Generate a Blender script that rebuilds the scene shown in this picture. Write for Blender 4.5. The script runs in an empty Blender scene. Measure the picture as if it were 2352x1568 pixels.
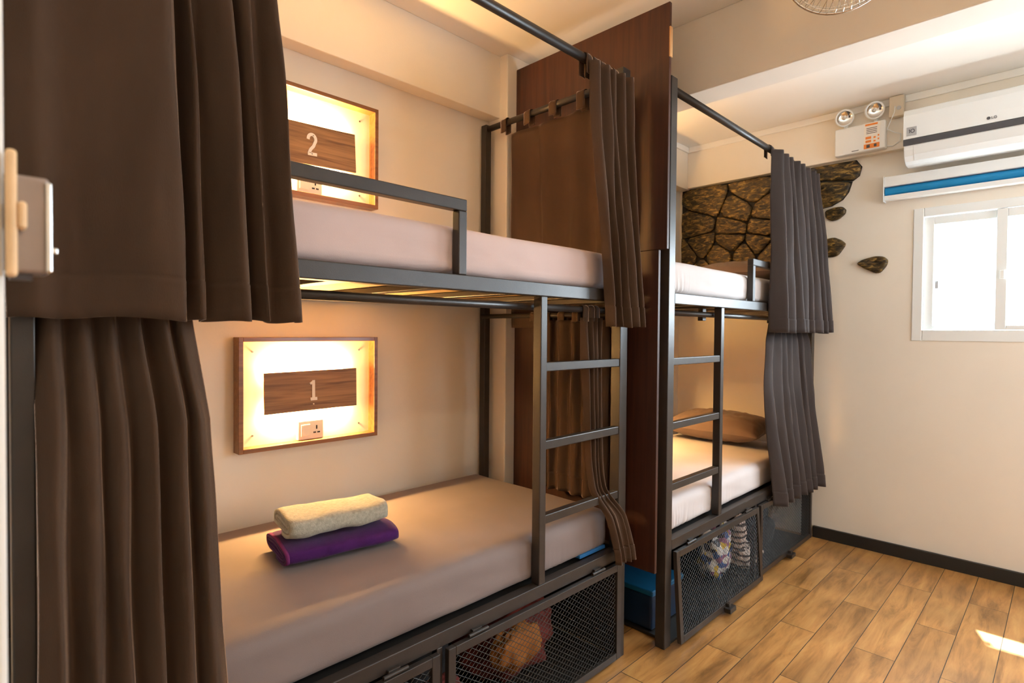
import bpy, math, random
import numpy as np
from mathutils import Vector, Matrix, noise as mnoise

S = bpy.context.scene
COL = S.collection
PI = math.pi

# ------------------------------------------------------------------ camera, world, sun, exposure
CAM_H = 1.45
def cam_matrix(yaw, pitch, roll):
    cy, sy, cp, sp = math.cos(yaw), math.sin(yaw), math.cos(pitch), math.sin(pitch)
    f = Vector((sy*cp, cy*cp, sp)); r = Vector((cy, -sy, 0)); u = r.cross(f)
    c, s = math.cos(roll), math.sin(roll)
    r2 = c*r + s*u; u2 = -s*r + c*u
    m = Matrix(((r2.x, u2.x, -f.x, 0), (r2.y, u2.y, -f.y, 0), (r2.z, u2.z, -f.z, CAM_H), (0, 0, 0, 1)))
    return m
cd = bpy.data.cameras.new('camera'); cam = bpy.data.objects.new('camera', cd); COL.objects.link(cam)
cam.matrix_world = cam_matrix(0.78758739, -0.01814645, 0.00798716)
cd.sensor_width = 36; cd.lens = 36*1290.47/2352; cd.clip_start = .02
cd.dof.use_dof = True; cd.dof.focus_distance = 2.3; cd.dof.aperture_fstop = 5.0
S.camera = cam

S.view_settings.view_transform = 'Standard'; S.view_settings.look = 'None'
S.view_settings.gamma = 1; S.view_settings.use_curve_mapping = False
S.view_settings.exposure = 0.45
S.cycles.max_bounces = 10; S.cycles.diffuse_bounces = 7; S.cycles.caustics_reflective = False

w = bpy.data.worlds.new('sky'); S.world = w; w.use_nodes = True
bg = w.node_tree.nodes['Background']; bg.inputs[0].default_value = (.86, .94, 1, 1); bg.inputs[1].default_value = 6.0

sd = bpy.data.lights.new('sun', 'SUN'); sd.energy = 36; sd.angle = .012; sd.color = (.84, .93, 1)
sun = bpy.data.objects.new('sun', sd); COL.objects.link(sun)
sun.rotation_euler = Vector((-.82, -.308, -1.506)).to_track_quat('-Z', 'Y').to_euler()
sun.location = (6, 2, 5)

def area(name, loc, direction, sx, sy, energy, color, portal=False):
    l = bpy.data.lights.new(name, 'AREA'); l.shape = 'RECTANGLE'; l.size = sx; l.size_y = sy
    l.energy = energy; l.color = color
    if portal: l.cycles.is_portal = True
    o = bpy.data.objects.new(name, l); COL.objects.link(o); o.location = loc
    o.rotation_euler = Vector(direction).to_track_quat('-Z', 'Y').to_euler(); return o
# daylight through the end wall window and an unseen window added out of frame
area('daylight_end_window', (4.66, -.15, 1.83), (-1, 0, -.45), 1.7, .8, 115, (.74, .89, 1))
area('daylight_added_window', (3.35, -2.02, 1.7), (-.1, 1, -.05), 1.5, 1.2, 15, (.72, .86, 1))
# unseen warm fill light added in the corridor behind the open door
area('corridor_fill', (-.75, .2, 2.5), (.3, .1, -1), .3, 1.0, 6, (1, .82, .62))
# unseen warm fill light added under the ceiling near the door, for the beam
area('ceiling_fill', (.9, -.95, 2.93), (0, 0, -1), 1.1, .08, 15, (1, .78, .54))

# ------------------------------------------------------------------ materials
def mat(name, col, rough=.6, metal=0, spec=.5, bump=0, bscale=200, var=0, vscale=3, sheen=0, sheen_tint=(1, 1, 1, 1), coat=0, stretch=None):
    m = bpy.data.materials.new(name); m.use_nodes = True
    nt = m.node_tree; b = nt.nodes['Principled BSDF']
    b.inputs['Base Color'].default_value = (*col, 1); b.inputs['Roughness'].default_value = rough
    b.inputs['Metallic'].default_value = metal; b.inputs['Specular IOR Level'].default_value = spec
    if sheen:
        b.inputs['Sheen Weight'].default_value = sheen; b.inputs['Sheen Roughness'].default_value = .45
        b.inputs['Sheen Tint'].default_value = sheen_tint
    if coat: b.inputs['Coat Weight'].default_value = coat; b.inputs['Coat Roughness'].default_value = .2
    tc = nt.nodes.new('ShaderNodeTexCoord'); mp = nt.nodes.new('ShaderNodeMapping')
    nt.links.new(tc.outputs['Object'], mp.inputs[0])
    if stretch: mp.inputs['Scale'].default_value = stretch
    if var:
        n = nt.nodes.new('ShaderNodeTexNoise'); n.inputs['Scale'].default_value = vscale; n.inputs['Detail'].default_value = 5
        nt.links.new(mp.outputs[0], n.inputs['Vector'])
        r = nt.nodes.new('ShaderNodeValToRGB')
        r.color_ramp.elements[0].position = .3; r.color_ramp.elements[1].position = .7
        r.color_ramp.elements[0].color = (*[c*(1-var) for c in col], 1)
        r.color_ramp.elements[1].color = (*[min(1, c*(1+var)) for c in col], 1)
        nt.links.new(n.outputs[0], r.inputs[0]); nt.links.new(r.outputs[0], b.inputs['Base Color'])
    if bump:
        n2 = nt.nodes.new('ShaderNodeTexNoise'); n2.inputs['Scale'].default_value = bscale; n2.inputs['Detail'].default_value = 3
        nt.links.new(mp.outputs[0], n2.inputs['Vector'])
        bp = nt.nodes.new('ShaderNodeBump'); bp.inputs['Strength'].default_value = bump; bp.inputs['Distance'].default_value = .002
        nt.links.new(n2.outputs[0], bp.inputs['Height']); nt.links.new(bp.outputs[0], b.inputs['Normal'])
    return m

def emit(name, col, strength):
    m = bpy.data.materials.new(name); m.use_nodes = True; nt = m.node_tree; nt.nodes.clear()
    o = nt.nodes.new('ShaderNodeOutputMaterial'); e = nt.nodes.new('ShaderNodeEmission')
    e.inputs[0].default_value = (*col, 1); e.inputs[1].default_value = strength
    nt.links.new(e.outputs[0], o.inputs[0]); return m

def wood(name, dark, light, axis='X', scale=1.0, rough=.45, coat=0):
    m = bpy.data.materials.new(name); m.use_nodes = True; nt = m.node_tree; b = nt.nodes['Principled BSDF']
    tc = nt.nodes.new('ShaderNodeTexCoord'); mp = nt.nodes.new('ShaderNodeMapping')
    st = {'X': (1.2, 26, 26), 'Y': (26, 1.2, 26), 'Z': (26, 26, 1.2)}[axis]
    mp.inputs['Scale'].default_value = [s*scale for s in st]
    nt.links.new(tc.outputs['Object'], mp.inputs[0])
    n = nt.nodes.new('ShaderNodeTexNoise'); n.inputs['Scale'].default_value = 2.2; n.inputs['Detail'].default_value = 7; n.inputs['Distortion'].default_value = .6
    nt.links.new(mp.outputs[0], n.inputs['Vector'])
    r = nt.nodes.new('ShaderNodeValToRGB'); r.color_ramp.elements[0].position = .32; r.color_ramp.elements[1].position = .68
    r.color_ramp.elements[0].color = (*dark, 1); r.color_ramp.elements[1].color = (*light, 1)
    nt.links.new(n.outputs[0], r.inputs[0]); nt.links.new(r.outputs[0], b.inputs['Base Color'])
    b.inputs['Roughness'].default_value = rough
    if coat: b.inputs['Coat Weight'].default_value = coat; b.inputs['Coat Roughness'].default_value = .15
    return m

def floor_mat():
    m = bpy.data.materials.new('oak_plank_tile'); m.use_nodes = True; nt = m.node_tree; b = nt.nodes['Principled BSDF']
    N = nt.nodes.new; L = nt.links.new
    tc = N('ShaderNodeTexCoord'); mp = N('ShaderNodeMapping'); L(tc.outputs['Object'], mp.inputs[0])
    mp.inputs['Location'].default_value = (-.1475, -.044, 0)
    br = N('ShaderNodeTexBrick'); L(mp.outputs[0], br.inputs['Vector'])
    br.offset = .5; br.squash = 1; br.inputs['Scale'].default_value = 1
    br.inputs['Brick Width'].default_value = .9357; br.inputs['Row Height'].default_value = .1617
    br.inputs['Mortar Size'].default_value = .0018; br.inputs['Mortar Smooth'].default_value = .3; br.inputs['Bias'].default_value = 0
    br.inputs['Color1'].default_value = (0, 0, 0, 1); br.inputs['Color2'].default_value = (1, 1, 1, 1); br.inputs['Mortar'].default_value = (.5, .5, .5, 1)
    # grain, shifted per plank
    ad = N('ShaderNodeVectorMath'); ad.operation = 'MULTIPLY_ADD'
    L(br.outputs['Color'], ad.inputs[0]); ad.inputs[1].default_value = (7.3, 3.1, 0); L(tc.outputs['Object'], ad.inputs[2])
    m2 = N('ShaderNodeMapping'); m2.inputs['Scale'].default_value = (1.3, 9, 1); L(ad.outputs[0], m2.inputs[0])
    n = N('ShaderNodeTexNoise'); n.inputs['Scale'].default_value = 2.0; n.inputs['Detail'].default_value = 8; n.inputs['Roughness'].default_value = .66; n.inputs['Distortion'].default_value = .45
    L(m2.outputs[0], n.inputs['Vector'])
    r = N('ShaderNodeValToRGB'); e = r.color_ramp.elements
    e[0].position = .28; e[0].color = (.15, .068, .018, 1); e[1].position = .76; e[1].color = (.54, .30, .10, 1)
    x = r.color_ramp.elements.new(.5); x.color = (.40, .19, .056, 1)
    L(n.outputs[0], r.inputs[0])
    n3 = N('ShaderNodeTexNoise'); n3.inputs['Scale'].default_value = 3.0; n3.inputs['Detail'].default_value = 2
    L(ad.outputs[0], n3.inputs['Vector'])
    hs = N('ShaderNodeHueSaturation'); L(r.outputs[0], hs.inputs['Color'])
    mr = N('ShaderNodeMapRange'); mr.inputs['To Min'].default_value = .75; mr.inputs['To Max'].default_value = 1.25
    mr.inputs['From Min'].default_value = .3; mr.inputs['From Max'].default_value = .7
    L(n3.outputs[0], mr.inputs[0]); L(mr.outputs[0], hs.inputs['Value'])
    mx = N('ShaderNodeMixRGB'); L(br.outputs['Fac'], mx.inputs[0]); L(hs.outputs[0], mx.inputs[1]); mx.inputs[2].default_value = (.035, .022, .014, 1)
    L(mx.outputs[0], b.inputs['Base Color'])
    b.inputs['Roughness'].default_value = .34; b.inputs['Specular IOR Level'].default_value = .55
    bp = N('ShaderNodeBump'); bp.inputs['Strength'].default_value = .5; bp.inputs['Distance'].default_value = .002; bp.invert = True
    L(br.outputs['Fac'], bp.inputs['Height']); L(bp.outputs[0], b.inputs['Normal'])
    return m

def stone_mat():
    m = bpy.data.materials.new('bronzed_stone'); m.use_nodes = True; nt = m.node_tree; b = nt.nodes['Principled BSDF']
    N = nt.nodes.new; L = nt.links.new
    tc = N('ShaderNodeTexCoord'); mp = N('ShaderNodeMapping'); L(tc.outputs['Object'], mp.inputs[0])
    mp.inputs['Rotation'].default_value = (.6, 0, 0); mp.inputs['Scale'].default_value = (1, .55, 1.5)
    n = N('ShaderNodeTexNoise'); n.inputs['Scale'].default_value = 34; n.inputs['Detail'].default_value = 8; n.inputs['Roughness'].default_value = .62; n.inputs['Distortion'].default_value = .8
    L(mp.outputs[0], n.inputs['Vector'])
    r = N('ShaderNodeValToRGB'); e = r.color_ramp.elements
    e[0].position = .38; e[0].color = (.014, .010, .006, 1); e[1].position = .66; e[1].color = (.40, .25, .065, 1)
    x = r.color_ramp.elements.new(.53); x.color = (.10, .062, .018, 1)
    L(n.outputs[0], r.inputs[0]); L(r.outputs[0], b.inputs['Base Color'])
    b.inputs['Roughness'].default_value = .38; b.inputs['Metallic'].default_value = .25
    bp = N('ShaderNodeBump'); bp.inputs['Strength'].default_value = .9; bp.inputs['Distance'].default_value = .006
    L(n.outputs[0], bp.inputs['Height']); L(bp.outputs[0], b.inputs['Normal'])
    return m

def glass_mat():
    m = bpy.data.materials.new('window_glass'); m.use_nodes = True; nt = m.node_tree; nt.nodes.clear()
    N = nt.nodes.new; o = N('ShaderNodeOutputMaterial'); t = N('ShaderNodeBsdfTransparent'); g = N('ShaderNodeBsdfGlossy')
    g.inputs['Roughness'].default_value = .02; x = N('ShaderNodeMixShader'); x.inputs[0].default_value = .06
    nt.links.new(t.outputs[0], x.inputs[1]); nt.links.new(g.outputs[0], x.inputs[2]); nt.links.new(x.outputs[0], o.inputs[0]); return m

def velvet(name, col):
    m = mat(name, col, rough=.85, spec=.15, bump=.25, bscale=500, var=.16, vscale=7, sheen=1.0, sheen_tint=(1, .82, .74, 1), stretch=(1, 1, .35))
    m.node_tree.nodes['Principled BSDF'].inputs['Sheen Roughness'].default_value = .22
    return m

M = dict(
    wall=mat('cream_plaster', (.80, .742, .65), .75, spec=.3, bump=.15, bscale=120, var=.025, vscale=2),
    ceil=mat('ceiling_paint', (.84, .81, .76), .8, spec=.25, bump=.1, bscale=100, var=.02, vscale=1.5),
    white=mat('white_paint', (.80, .81, .80), .4, bump=.03, bscale=60),
    plastic=mat('white_plastic', (.80, .82, .82), .3, var=.01, vscale=5),
    casing=mat('white_window_profile', (.80, .83, .83), .35, var=.01, vscale=5),
    black=mat('black_skirting', (.014, .013, .012), .45, bump=.08, bscale=90),
    steel=mat('charcoal_steel', (.029, .0230, .0195), .38, spec=.45, bump=.12, bscale=260, var=.15, vscale=14),
    wire=mat('dark_wire', (.035, .034, .033), .4, metal=.3, var=.1, vscale=20),
    sheet=mat('mauve_grey_sheet', (.56, .445, .43), .85, spec=.2, bump=.2, bscale=420, var=.05, vscale=5, sheen=.1),
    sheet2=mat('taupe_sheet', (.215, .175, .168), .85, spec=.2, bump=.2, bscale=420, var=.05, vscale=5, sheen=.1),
    sheet3=mat('pale_sheet', (.58, .535, .53), .85, spec=.2, bump=.2, bscale=420, var=.04, vscale=5, sheen=.1),
    pillow=mat('brown_pillowcase', (.17, .115, .09), .85, spec=.2, bump=.2, bscale=420, var=.08, vscale=8, sheen=.15),
    core=mat('blue_foam', (.01, .12, .33), .8, var=.1, vscale=20),
    curtain=velvet('taupe_velvet', (.066, .040, .026)),
    curtain2=velvet('grey_taupe_velvet', (.050, .040, .038)),
    panel=wood('mahogany_panel', (.032, .0085, .004), (.062, .018, .008), 'Z', .8, .5),
    rawwood=wood('raw_plywood', (.5, .26, .1), (.66, .38, .16), 'Z', 1.5, .6),
    ply=wood('pale_plywood', (.46, .30, .15), (.60, .42, .22), 'X', 1, .6),
    boxwood=wood('varnished_frame_wood', (.16, .06, .018), (.27, .11, .034), 'X', 1, .35, .3),
    board=wood('walnut_board', (.15, .07, .025), (.36, .19, .07), 'X', 1.1, .5),
    cream=mat('cream_back_panel', (.82, .75, .62), .6, var=.05, vscale=9),
    numeral=mat('white_numeral', (.82, .76, .68), .5, var=.02, vscale=20),
    led=emit('led_strip_glow', (1, .75, .42), 18),
    socket=mat('ivory_socket', (.80, .74, .60), .35, var=.01, vscale=9),
    hole=mat('dark_hole', (.02, .018, .016), .6, var=.05, vscale=9),
    screw=mat('screw_steel', (.25, .22, .18), .35, metal=.8, var=.05, vscale=50),
    chrome=mat('polished_wire', (.62, .58, .54), .22, metal=1, var=.05, vscale=30),
    reflector=mat('lamp_reflector', (.86, .84, .8), .12, metal=1, var=.04, vscale=30),
    lens=mat('lamp_lens', (.75, .73, .70), .15, var=.1, vscale=40),
    orange=mat('orange_print', (.80, .24, .03), .5, var=.06, vscale=40),
    paper=mat('label_paper', (.86, .83, .78), .5, var=.02, vscale=30),
    darkgrey=mat('dark_grey_plastic', (.055, .05, .058), .35, var=.05, vscale=20),
    grey=mat('grey_badge', (.42, .42, .43), .4, var=.03, vscale=20),
    blue=mat('blue_blind_fabric', (.0, .22, .50), .6, bump=.1, bscale=300, var=.05, vscale=10),
    beige=mat('beige_plastic', (.60, .52, .40), .45, var=.03, vscale=9),
    purple=mat('purple_towelling', (.062, .014, .105), .95, spec=.1, bump=.5, bscale=330, var=.15, vscale=25, sheen=.12),
    purpleedge=mat('purple_edge', (.16, .03, .13), .9, spec=.1, bump=.3, bscale=330, var=.1, vscale=25),
    greytowel=mat('grey_green_towelling', (.40, .40, .335), .98, spec=.1, bump=1.0, bscale=260, var=.18, vscale=90, sheen=.3),
    metalbox=mat('grey_lock_metal', (.34, .29, .28), .35, metal=.6, var=.05, vscale=40),
    brightsteel=mat('bright_steel', (.75, .78, .8), .2, metal=.9, var=.03, vscale=40),
    keeper=mat('pale_wood_keeper', (.78, .56, .33), .5, var=.08, vscale=30),
    red=mat('dark_red_cloth', (.13, .012, .007), .8, bump=.3, bscale=200, var=.3, vscale=14),
    orangecloth=mat('orange_cloth', (.30, .10, .008), .8, bump=.3, bscale=200, var=.2, vscale=14),
    blackcloth=mat('black_cloth', (.014, .013, .015), .85, bump=.3, bscale=200, var=.3, vscale=14),
    blueshade=mat('shaded_blue_plastic', (.002, .016, .045), .5, var=.1, vscale=12),  # blue darkened, shade on the box sides put into the colour
    bluelit=mat('lit_blue_lid', (.003, .085, .19), .5, var=.1, vscale=12),  # brighter blue, light falling on the box top put into the colour
    glass=glass_mat(), floor=floor_mat(), stone=stone_mat(),
    grout=mat('black_grout', (.012, .01, .008), .8, bump=.5, bscale=120, var=.2, vscale=30),
)

def stripes_mat():
    m = bpy.data.materials.new('striped_knit'); m.use_nodes = True; nt = m.node_tree; b = nt.nodes['Principled BSDF']
    tc = nt.nodes.new('ShaderNodeTexCoord'); wv = nt.nodes.new('ShaderNodeTexWave'); wv.inputs['Scale'].default_value = 9; wv.inputs['Distortion'].default_value = 2.5
    wv.bands_direction = 'Z'; nt.links.new(tc.outputs['Object'], wv.inputs[0])
    r = nt.nodes.new('ShaderNodeValToRGB'); r.color_ramp.interpolation = 'CONSTANT'
    r.color_ramp.elements[0].color = (.06, .03, .02, 1); r.color_ramp.elements[1].position = .32; r.color_ramp.elements[1].color = (.72, .56, .47, 1)
    nt.links.new(wv.outputs[0], r.inputs[0]); nt.links.new(r.outputs[0], b.inputs['Base Color']); b.inputs['Roughness'].default_value = .85
    return m
def print_mat():
    m = bpy.data.materials.new('printed_plastic'); m.use_nodes = True; nt = m.node_tree; b = nt.nodes['Principled BSDF']
    tc = nt.nodes.new('ShaderNodeTexCoord'); v = nt.nodes.new('ShaderNodeTexVoronoi'); v.inputs['Scale'].default_value = 30
    nt.links.new(tc.outputs['Object'], v.inputs['Vector'])
    sx = nt.nodes.new('ShaderNodeSeparateColor'); nt.links.new(v.outputs['Color'], sx.inputs[0])
    r = nt.nodes.new('ShaderNodeValToRGB'); r.color_ramp.interpolation = 'CONSTANT'; e = r.color_ramp.elements
    e[0].color = (.7, .68, .66, 1); e[1].position = .3; e[1].color = (.05, .10, .30, 1)
    for p, c in ((.48, (.62, .42, .05, 1)), (.6, (.03, .03, .05, 1)), (.74, (.6, .6, .62, 1)), (.86, (.3, .12, .22, 1))):
        x = e.new(p); x.color = c
    nt.links.new(sx.outputs[0], r.inputs[0]); nt.links.new(r.outputs[0], b.inputs['Base Color']); b.inputs['Roughness'].default_value = .25
    return m
M['stripes'] = stripes_mat(); M['print'] = print_mat()

# ------------------------------------------------------------------ mesh helpers
class MB:
    def __init__(s): s.v = []; s.f = []
    def add(s, v, f):
        o = len(s.v); s.v += [tuple(p) for p in v]; s.f += [tuple(i+o for i in q) for q in f]; return s
    def box(s, x0, x1, y0, y1, z0, z1):
        x0, x1 = min(x0, x1), max(x0, x1); y0, y1 = min(y0, y1), max(y0, y1); z0, z1 = min(z0, z1), max(z0, z1)
        v = [(x, y, z) for z in (z0, z1) for y in (y0, y1) for x in (x0, x1)]
        return s.add(v, [(0, 2, 3, 1), (4, 5, 7, 6), (0, 1, 5, 4), (2, 6, 7, 3), (0, 4, 6, 2), (1, 3, 7, 5)])
    def tube(s, pts, r, n=12, closed=False):
        pts = [Vector(p) for p in pts]; k = len(pts); rr = r if isinstance(r, (list, tuple)) else [r]*k
        rings = []; up = None
        for i, p in enumerate(pts):
            a = pts[(i-1) % k] if (i or closed) else p; b = pts[(i+1) % k] if (i < k-1 or closed) else p
            t = (b-a).normalized()
            if up is None: up = Vector((0, 0, 1)) if abs(t.z) < .9 else Vector((1, 0, 0))
            sd = t.cross(up)
            if sd.length < 1e-5: sd = t.orthogonal()
            sd.normalize(); up2 = sd.cross(t).normalized(); up = up2
            rings.append([p+(sd*math.cos(2*PI*j/n)+up2*math.sin(2*PI*j/n))*rr[i] for j in range(n)])
        v = [q for rg in rings for q in rg]; f = []
        for i in range(k if closed else k-1):
            for j in range(n):
                a, b = i*n, ((i+1) % k)*n
                f.append((a+j, a+(j+1) % n, b+(j+1) % n, b+j))
        if not closed: f += [tuple(range(n))[::-1], tuple((k-1)*n+j for j in range(n))]
        return s.add(v, f)
    def grid(s, rows, closed_u=False):
        m = len(rows[0]); v = [p for r in rows for p in r]; f = []
        for i in range(len(rows)-1):
            for j in range(m if closed_u else m-1):
                f.append((i*m+j, i*m+(j+1) % m, (i+1)*m+(j+1) % m, (i+1)*m+j))
        return s.add(v, f)
    def prism(s, poly, fn):
        """poly: 2D points (ccw); fn(a,b,k) -> 3D point, k=0/1 the two ends"""
        n = len(poly); v = [fn(a, b, 0) for a, b in poly]+[fn(a, b, 1) for a, b in poly]
        f = [tuple(range(n))[::-1], tuple(range(n, 2*n))]+[(i, (i+1) % n, n+(i+1) % n, n+i) for i in range(n)]
        return s.add(v, f)
    def ribbon(s, path, wd, fn, t):
        """flat stroked line of width wd; fn(a,b,depth) -> 3D"""
        n = len(path); L = []; R = []
        for i, p in enumerate(path):
            a = Vector(path[max(i-1, 0)]); b = Vector(path[min(i+1, n-1)]); d = (b-a).normalized(); nn = Vector((-d.y, d.x))*wd/2
            q = Vector(p); L.append(q+nn); R.append(q-nn)
        for i in range(n-1):
            s.prism([R[i], R[i+1], L[i+1], L[i]], lambda a, b, k: fn(a, b, k*t))
        return s
    def build(s, name, m, parent=None, origin=None, smooth=False, bevel=0, solid=0, seg=2, sub=0, rot=None):
        org = Vector(origin) if origin is not None else (Vector(parent['_o']) if parent is not None and '_o' in parent else Vector((0, 0, 0)))
        me = bpy.data.meshes.new(name); me.from_pydata([tuple(Vector(p)-org) for p in s.v], [], s.f); me.validate(); me.update()
        import bmesh
        bm = bmesh.new(); bm.from_mesh(me); bmesh.ops.recalc_face_normals(bm, faces=bm.faces); bm.to_mesh(me); bm.free()
        o = bpy.data.objects.new(name, me); COL.objects.link(o); me.materials.append(m)
        if smooth: me.polygons.foreach_set('use_smooth', [True]*len(me.polygons))
        if solid:
            md = o.modifiers.new('thickness', 'SOLIDIFY'); md.thickness = solid; md.offset = 0
        if bevel:
            md = o.modifiers.new('bevel', 'BEVEL'); md.width = bevel; md.segments = seg; md.limit_method = 'ANGLE'; md.angle_limit = .6
        if sub:
            md = o.modifiers.new('sub', 'SUBSURF'); md.levels = sub; md.render_levels = sub
        if parent is not None:
            o.parent = parent; o['_o'] = tuple(org)
        else: o.location = org; o['_o'] = tuple(org)
        return o

def thing(name, label, cat, loc, group=None):
    o = bpy.data.objects.new(name, None); COL.objects.link(o); o.location = loc; o.empty_display_size = .1
    o['label'] = label; o['category'] = cat; o['_o'] = tuple(loc)
    if group: o['group'] = group
    return o
def tag(o, label, cat, group=None):
    o['label'] = label; o['category'] = cat
    if group: o['group'] = group
    return o
def struct(o, label=None, cat=None):
    o['kind'] = 'structure'
    if label: o['label'] = label
    if cat: o['category'] = cat
    return o
def rng(seed): return random.Random(seed)

# ------------------------------------------------------------------ room
H = 2.97; YB = 2.36; XE = 4.37; XL = .02; YF = -1.9
struct(MB().box(-1.4, 4.6, -2.1, 2.5, -.08, 0).build('floor', M['floor']), 'oak-look plank tile floor with dark joints', 'floor')
struct(MB().box(-1.4, 4.6, -2.1, 2.5, H, H+.1).build('ceiling', M['ceil']), 'cream painted ceiling above the bunks', 'ceiling')
struct(MB().box(XL-.14, XE+.15, YB, YB+.12, 0, H).build('wall_back', M['wall']), 'cream wall behind the bunk beds', 'wall')
# end wall with window opening
WY0, WY1, WZ0, WZ1 = -1.05, .73, 1.41, 2.25
w_ = MB().box(XE, XE+.15, WY1, YB, 0, H).box(XE, XE+.15, YF, WY0, 0, H).box(XE, XE+.15, WY0, WY1, 0, WZ0).box(XE, XE+.15, WY0, WY1, WZ1, H)
struct(w_.build('wall_right', M['wall']), 'pale end wall with the small window', 'wall')
# wall out of frame, its wide opening made for the added window
w_ = MB().box(XL, 2.6, YF-.12, YF, 0, H).box(4.1, XE+.15, YF-.12, YF, 0, H).box(2.6, 4.1, YF-.12, YF, 0, 1.05).box(2.6, 4.1, YF-.12, YF, 2.35, H)
struct(w_.build('wall_front', M['wall']), 'cream wall opposite the bunks', 'wall')
w_ = MB().box(XL-.14, XL, .63, YB, 0, H).box(XL-.14, XL, YF-.12, -.5, 0, H).box(XL-.14, XL, -.5, .63, 2.15, H)
struct(w_.build('wall_left', M['wall']), 'cream wall with the doorway at the near end of the room', 'wall')
w_ = MB().box(-1.4, -1.3, -2.1, 2.5, 0, H).box(-1.3, XL-.14, 2.4, 2.5, 0, H).box(-1.3, XL-.14, -2.1, -2.0, 0, H)
struct(w_.build('wall_corridor', M['wall']), 'corridor wall outside the doorway', 'wall')
struct(MB().box(XE-.022, XE, YF, 1.285, 0, .08).build('baseboard_right', M['black'], bevel=.003), 'black skirting along the end wall', 'skirting')
# concrete beams under the ceiling
struct(MB().box(XL, 2.57, 2.27, YB, 2.63, H).box(2.74, XE, 2.27, YB, 2.63, H).build('trim_1', M['wall'], bevel=.004), 'cream drop beam along the wall behind the bunks', 'beam')
struct(MB().box(2.57, 2.74, YF, YB, 2.615, H).build('trim_2', M['wall'], bevel=.005), 'cream ceiling beam crossing the room above the second bunk', 'beam')
struct(MB().box(4.32, XE, YF, 2.27, 2.64, H).build('trim_3', M['wall'], bevel=.004), 'cream drop beam along the top of the end wall', 'beam')
struct(MB().box(2.17, 2.44, 2.212, YB, 0, H).build('trim_4', M['wall'], bevel=.006), 'cream wall pilaster behind the dark partition', 'pilaster')
struct(MB().box(4.305, 4.32, YF, 2.255, 2.925, H).box(2.74, 4.32, 2.255, 2.27, 2.925, H).build('trim_5', M['ceil'], bevel=.005), 'thin cornice strip under the ceiling at the far end', 'cornice')
# window in the end wall
wn = thing('window_1', 'white sliding window under the blind in the end wall', 'window', (XE, -.16, WZ0)); wn['kind'] = 'structure'
f = MB(); x0, x1 = XE-.006, XE+.04
f.box(x0, x1, WY1-.055, WY1, WZ0, WZ1).box(x0, x1, WY0, WY0+.055, WZ0, WZ1).box(x0, x1, WY0+.055, WY1-.055, WZ0, WZ0+.07).box(x0, x1, WY0+.055, WY1-.055, WZ1-.055, WZ1)
f.build('window_frame', M['casing'], wn, bevel=.004)
def sash(ya, yb, xa):
    s_ = MB(); xb = xa+.028; z0, z1 = WZ0+.072, WZ1-.057; t = .05
    s_.box(xa, xb, ya-t, ya, z0, z1).box(xa, xb, yb, yb+t, z0, z1).box(xa, xb, yb+t, ya-t, z0, z0+.026).box(xa, xb, yb+t, ya-t, z1-t, z1)
    so = s_.build('sash', M['casing'], wn, bevel=.003)
    MB().box(xa+.012, xa+.016, yb+t, ya-t, z0+.026, z1-t).build('pane', M['glass'], so)
    return so
so = sash(WY1-.056, .275, XE+.018); MB().box(XE+.028, XE+.04, .600, .618, 1.74, 1.79).build('latch', M['grey'], so, bevel=.002)
sash(-.17, -.60, XE+.018); sash(-.555, WY0+.056, XE-.004)  # extra unseen sashes, widening the window for more bounced daylight
so = sash(.324, -.125, XE-.004); MB().box(XE-.016, XE-.006, .285, .305, 1.78, 1.83).build('latch', M['casing'], so, bevel=.002)
struct(MB().box(4.53, 4.90, -1.9, 1.6, 2.72, 2.78).build('awning', M['white']), 'concrete hood outside the window', 'awning')
wn2 = thing('window_added', 'wide white unseen window added in the wall out of frame for its daylight', 'window', (3.35, YF, 1.05)); wn2['kind'] = 'structure'  # unseen window added so daylight reaches the fronts of the bunks
f = MB(); f.box(2.6, 4.1, YF-.08, YF-.02, 1.05, 1.1).box(2.6, 4.1, YF-.08, YF-.02, 2.3, 2.35)
for xx in (2.6, 3.325, 4.05): f.box(xx, xx+.05, YF-.08, YF-.02, 1.1, 2.3)
f.build('window_frame', M['casing'], wn2, bevel=.003)
MB().box(2.65, 4.05, YF-.055, YF-.05, 1.1, 2.3).build('pane', M['glass'], wn2)
# doorway jamb right beside the lens
dj = MB().box(XL-.14, XL+.0125, .604, .63, 0, 2.15)
struct(dj.build('door_1', M['white'], bevel=.004), 'white door jamb at the near edge of the room', 'door')
# rim lock on the jamb
lk = thing('door_lock', 'grey metal rim lock with pale keeper on the white door jamb', 'lock', (.0325, .6, 1.49))
MB().box(.0325, .0395, .590, .604, 1.490, 1.590).box(.0395, .0455, .590, .604, 1.528, 1.550).build('keeper', M['keeper'], lk, bevel=.0025)
MB().box(.0330, .0610, .606, .634, 1.494, 1.574).build('lock_body', M['metalbox'], lk, bevel=.003)
MB().box(.0575, .0622, .604, .606, 1.496, 1.570).build('face_plate', M['brightsteel'], lk, bevel=.001)
MB().box(.0612, .0665, .609, .617, 1.512, 1.517).build('latch_lever', M['brightsteel'], lk, bevel=.001)
MB().box(.036, .050, .610, .625, 1.489, 1.494).build('bolt', M['darkgrey'], lk)

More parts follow.
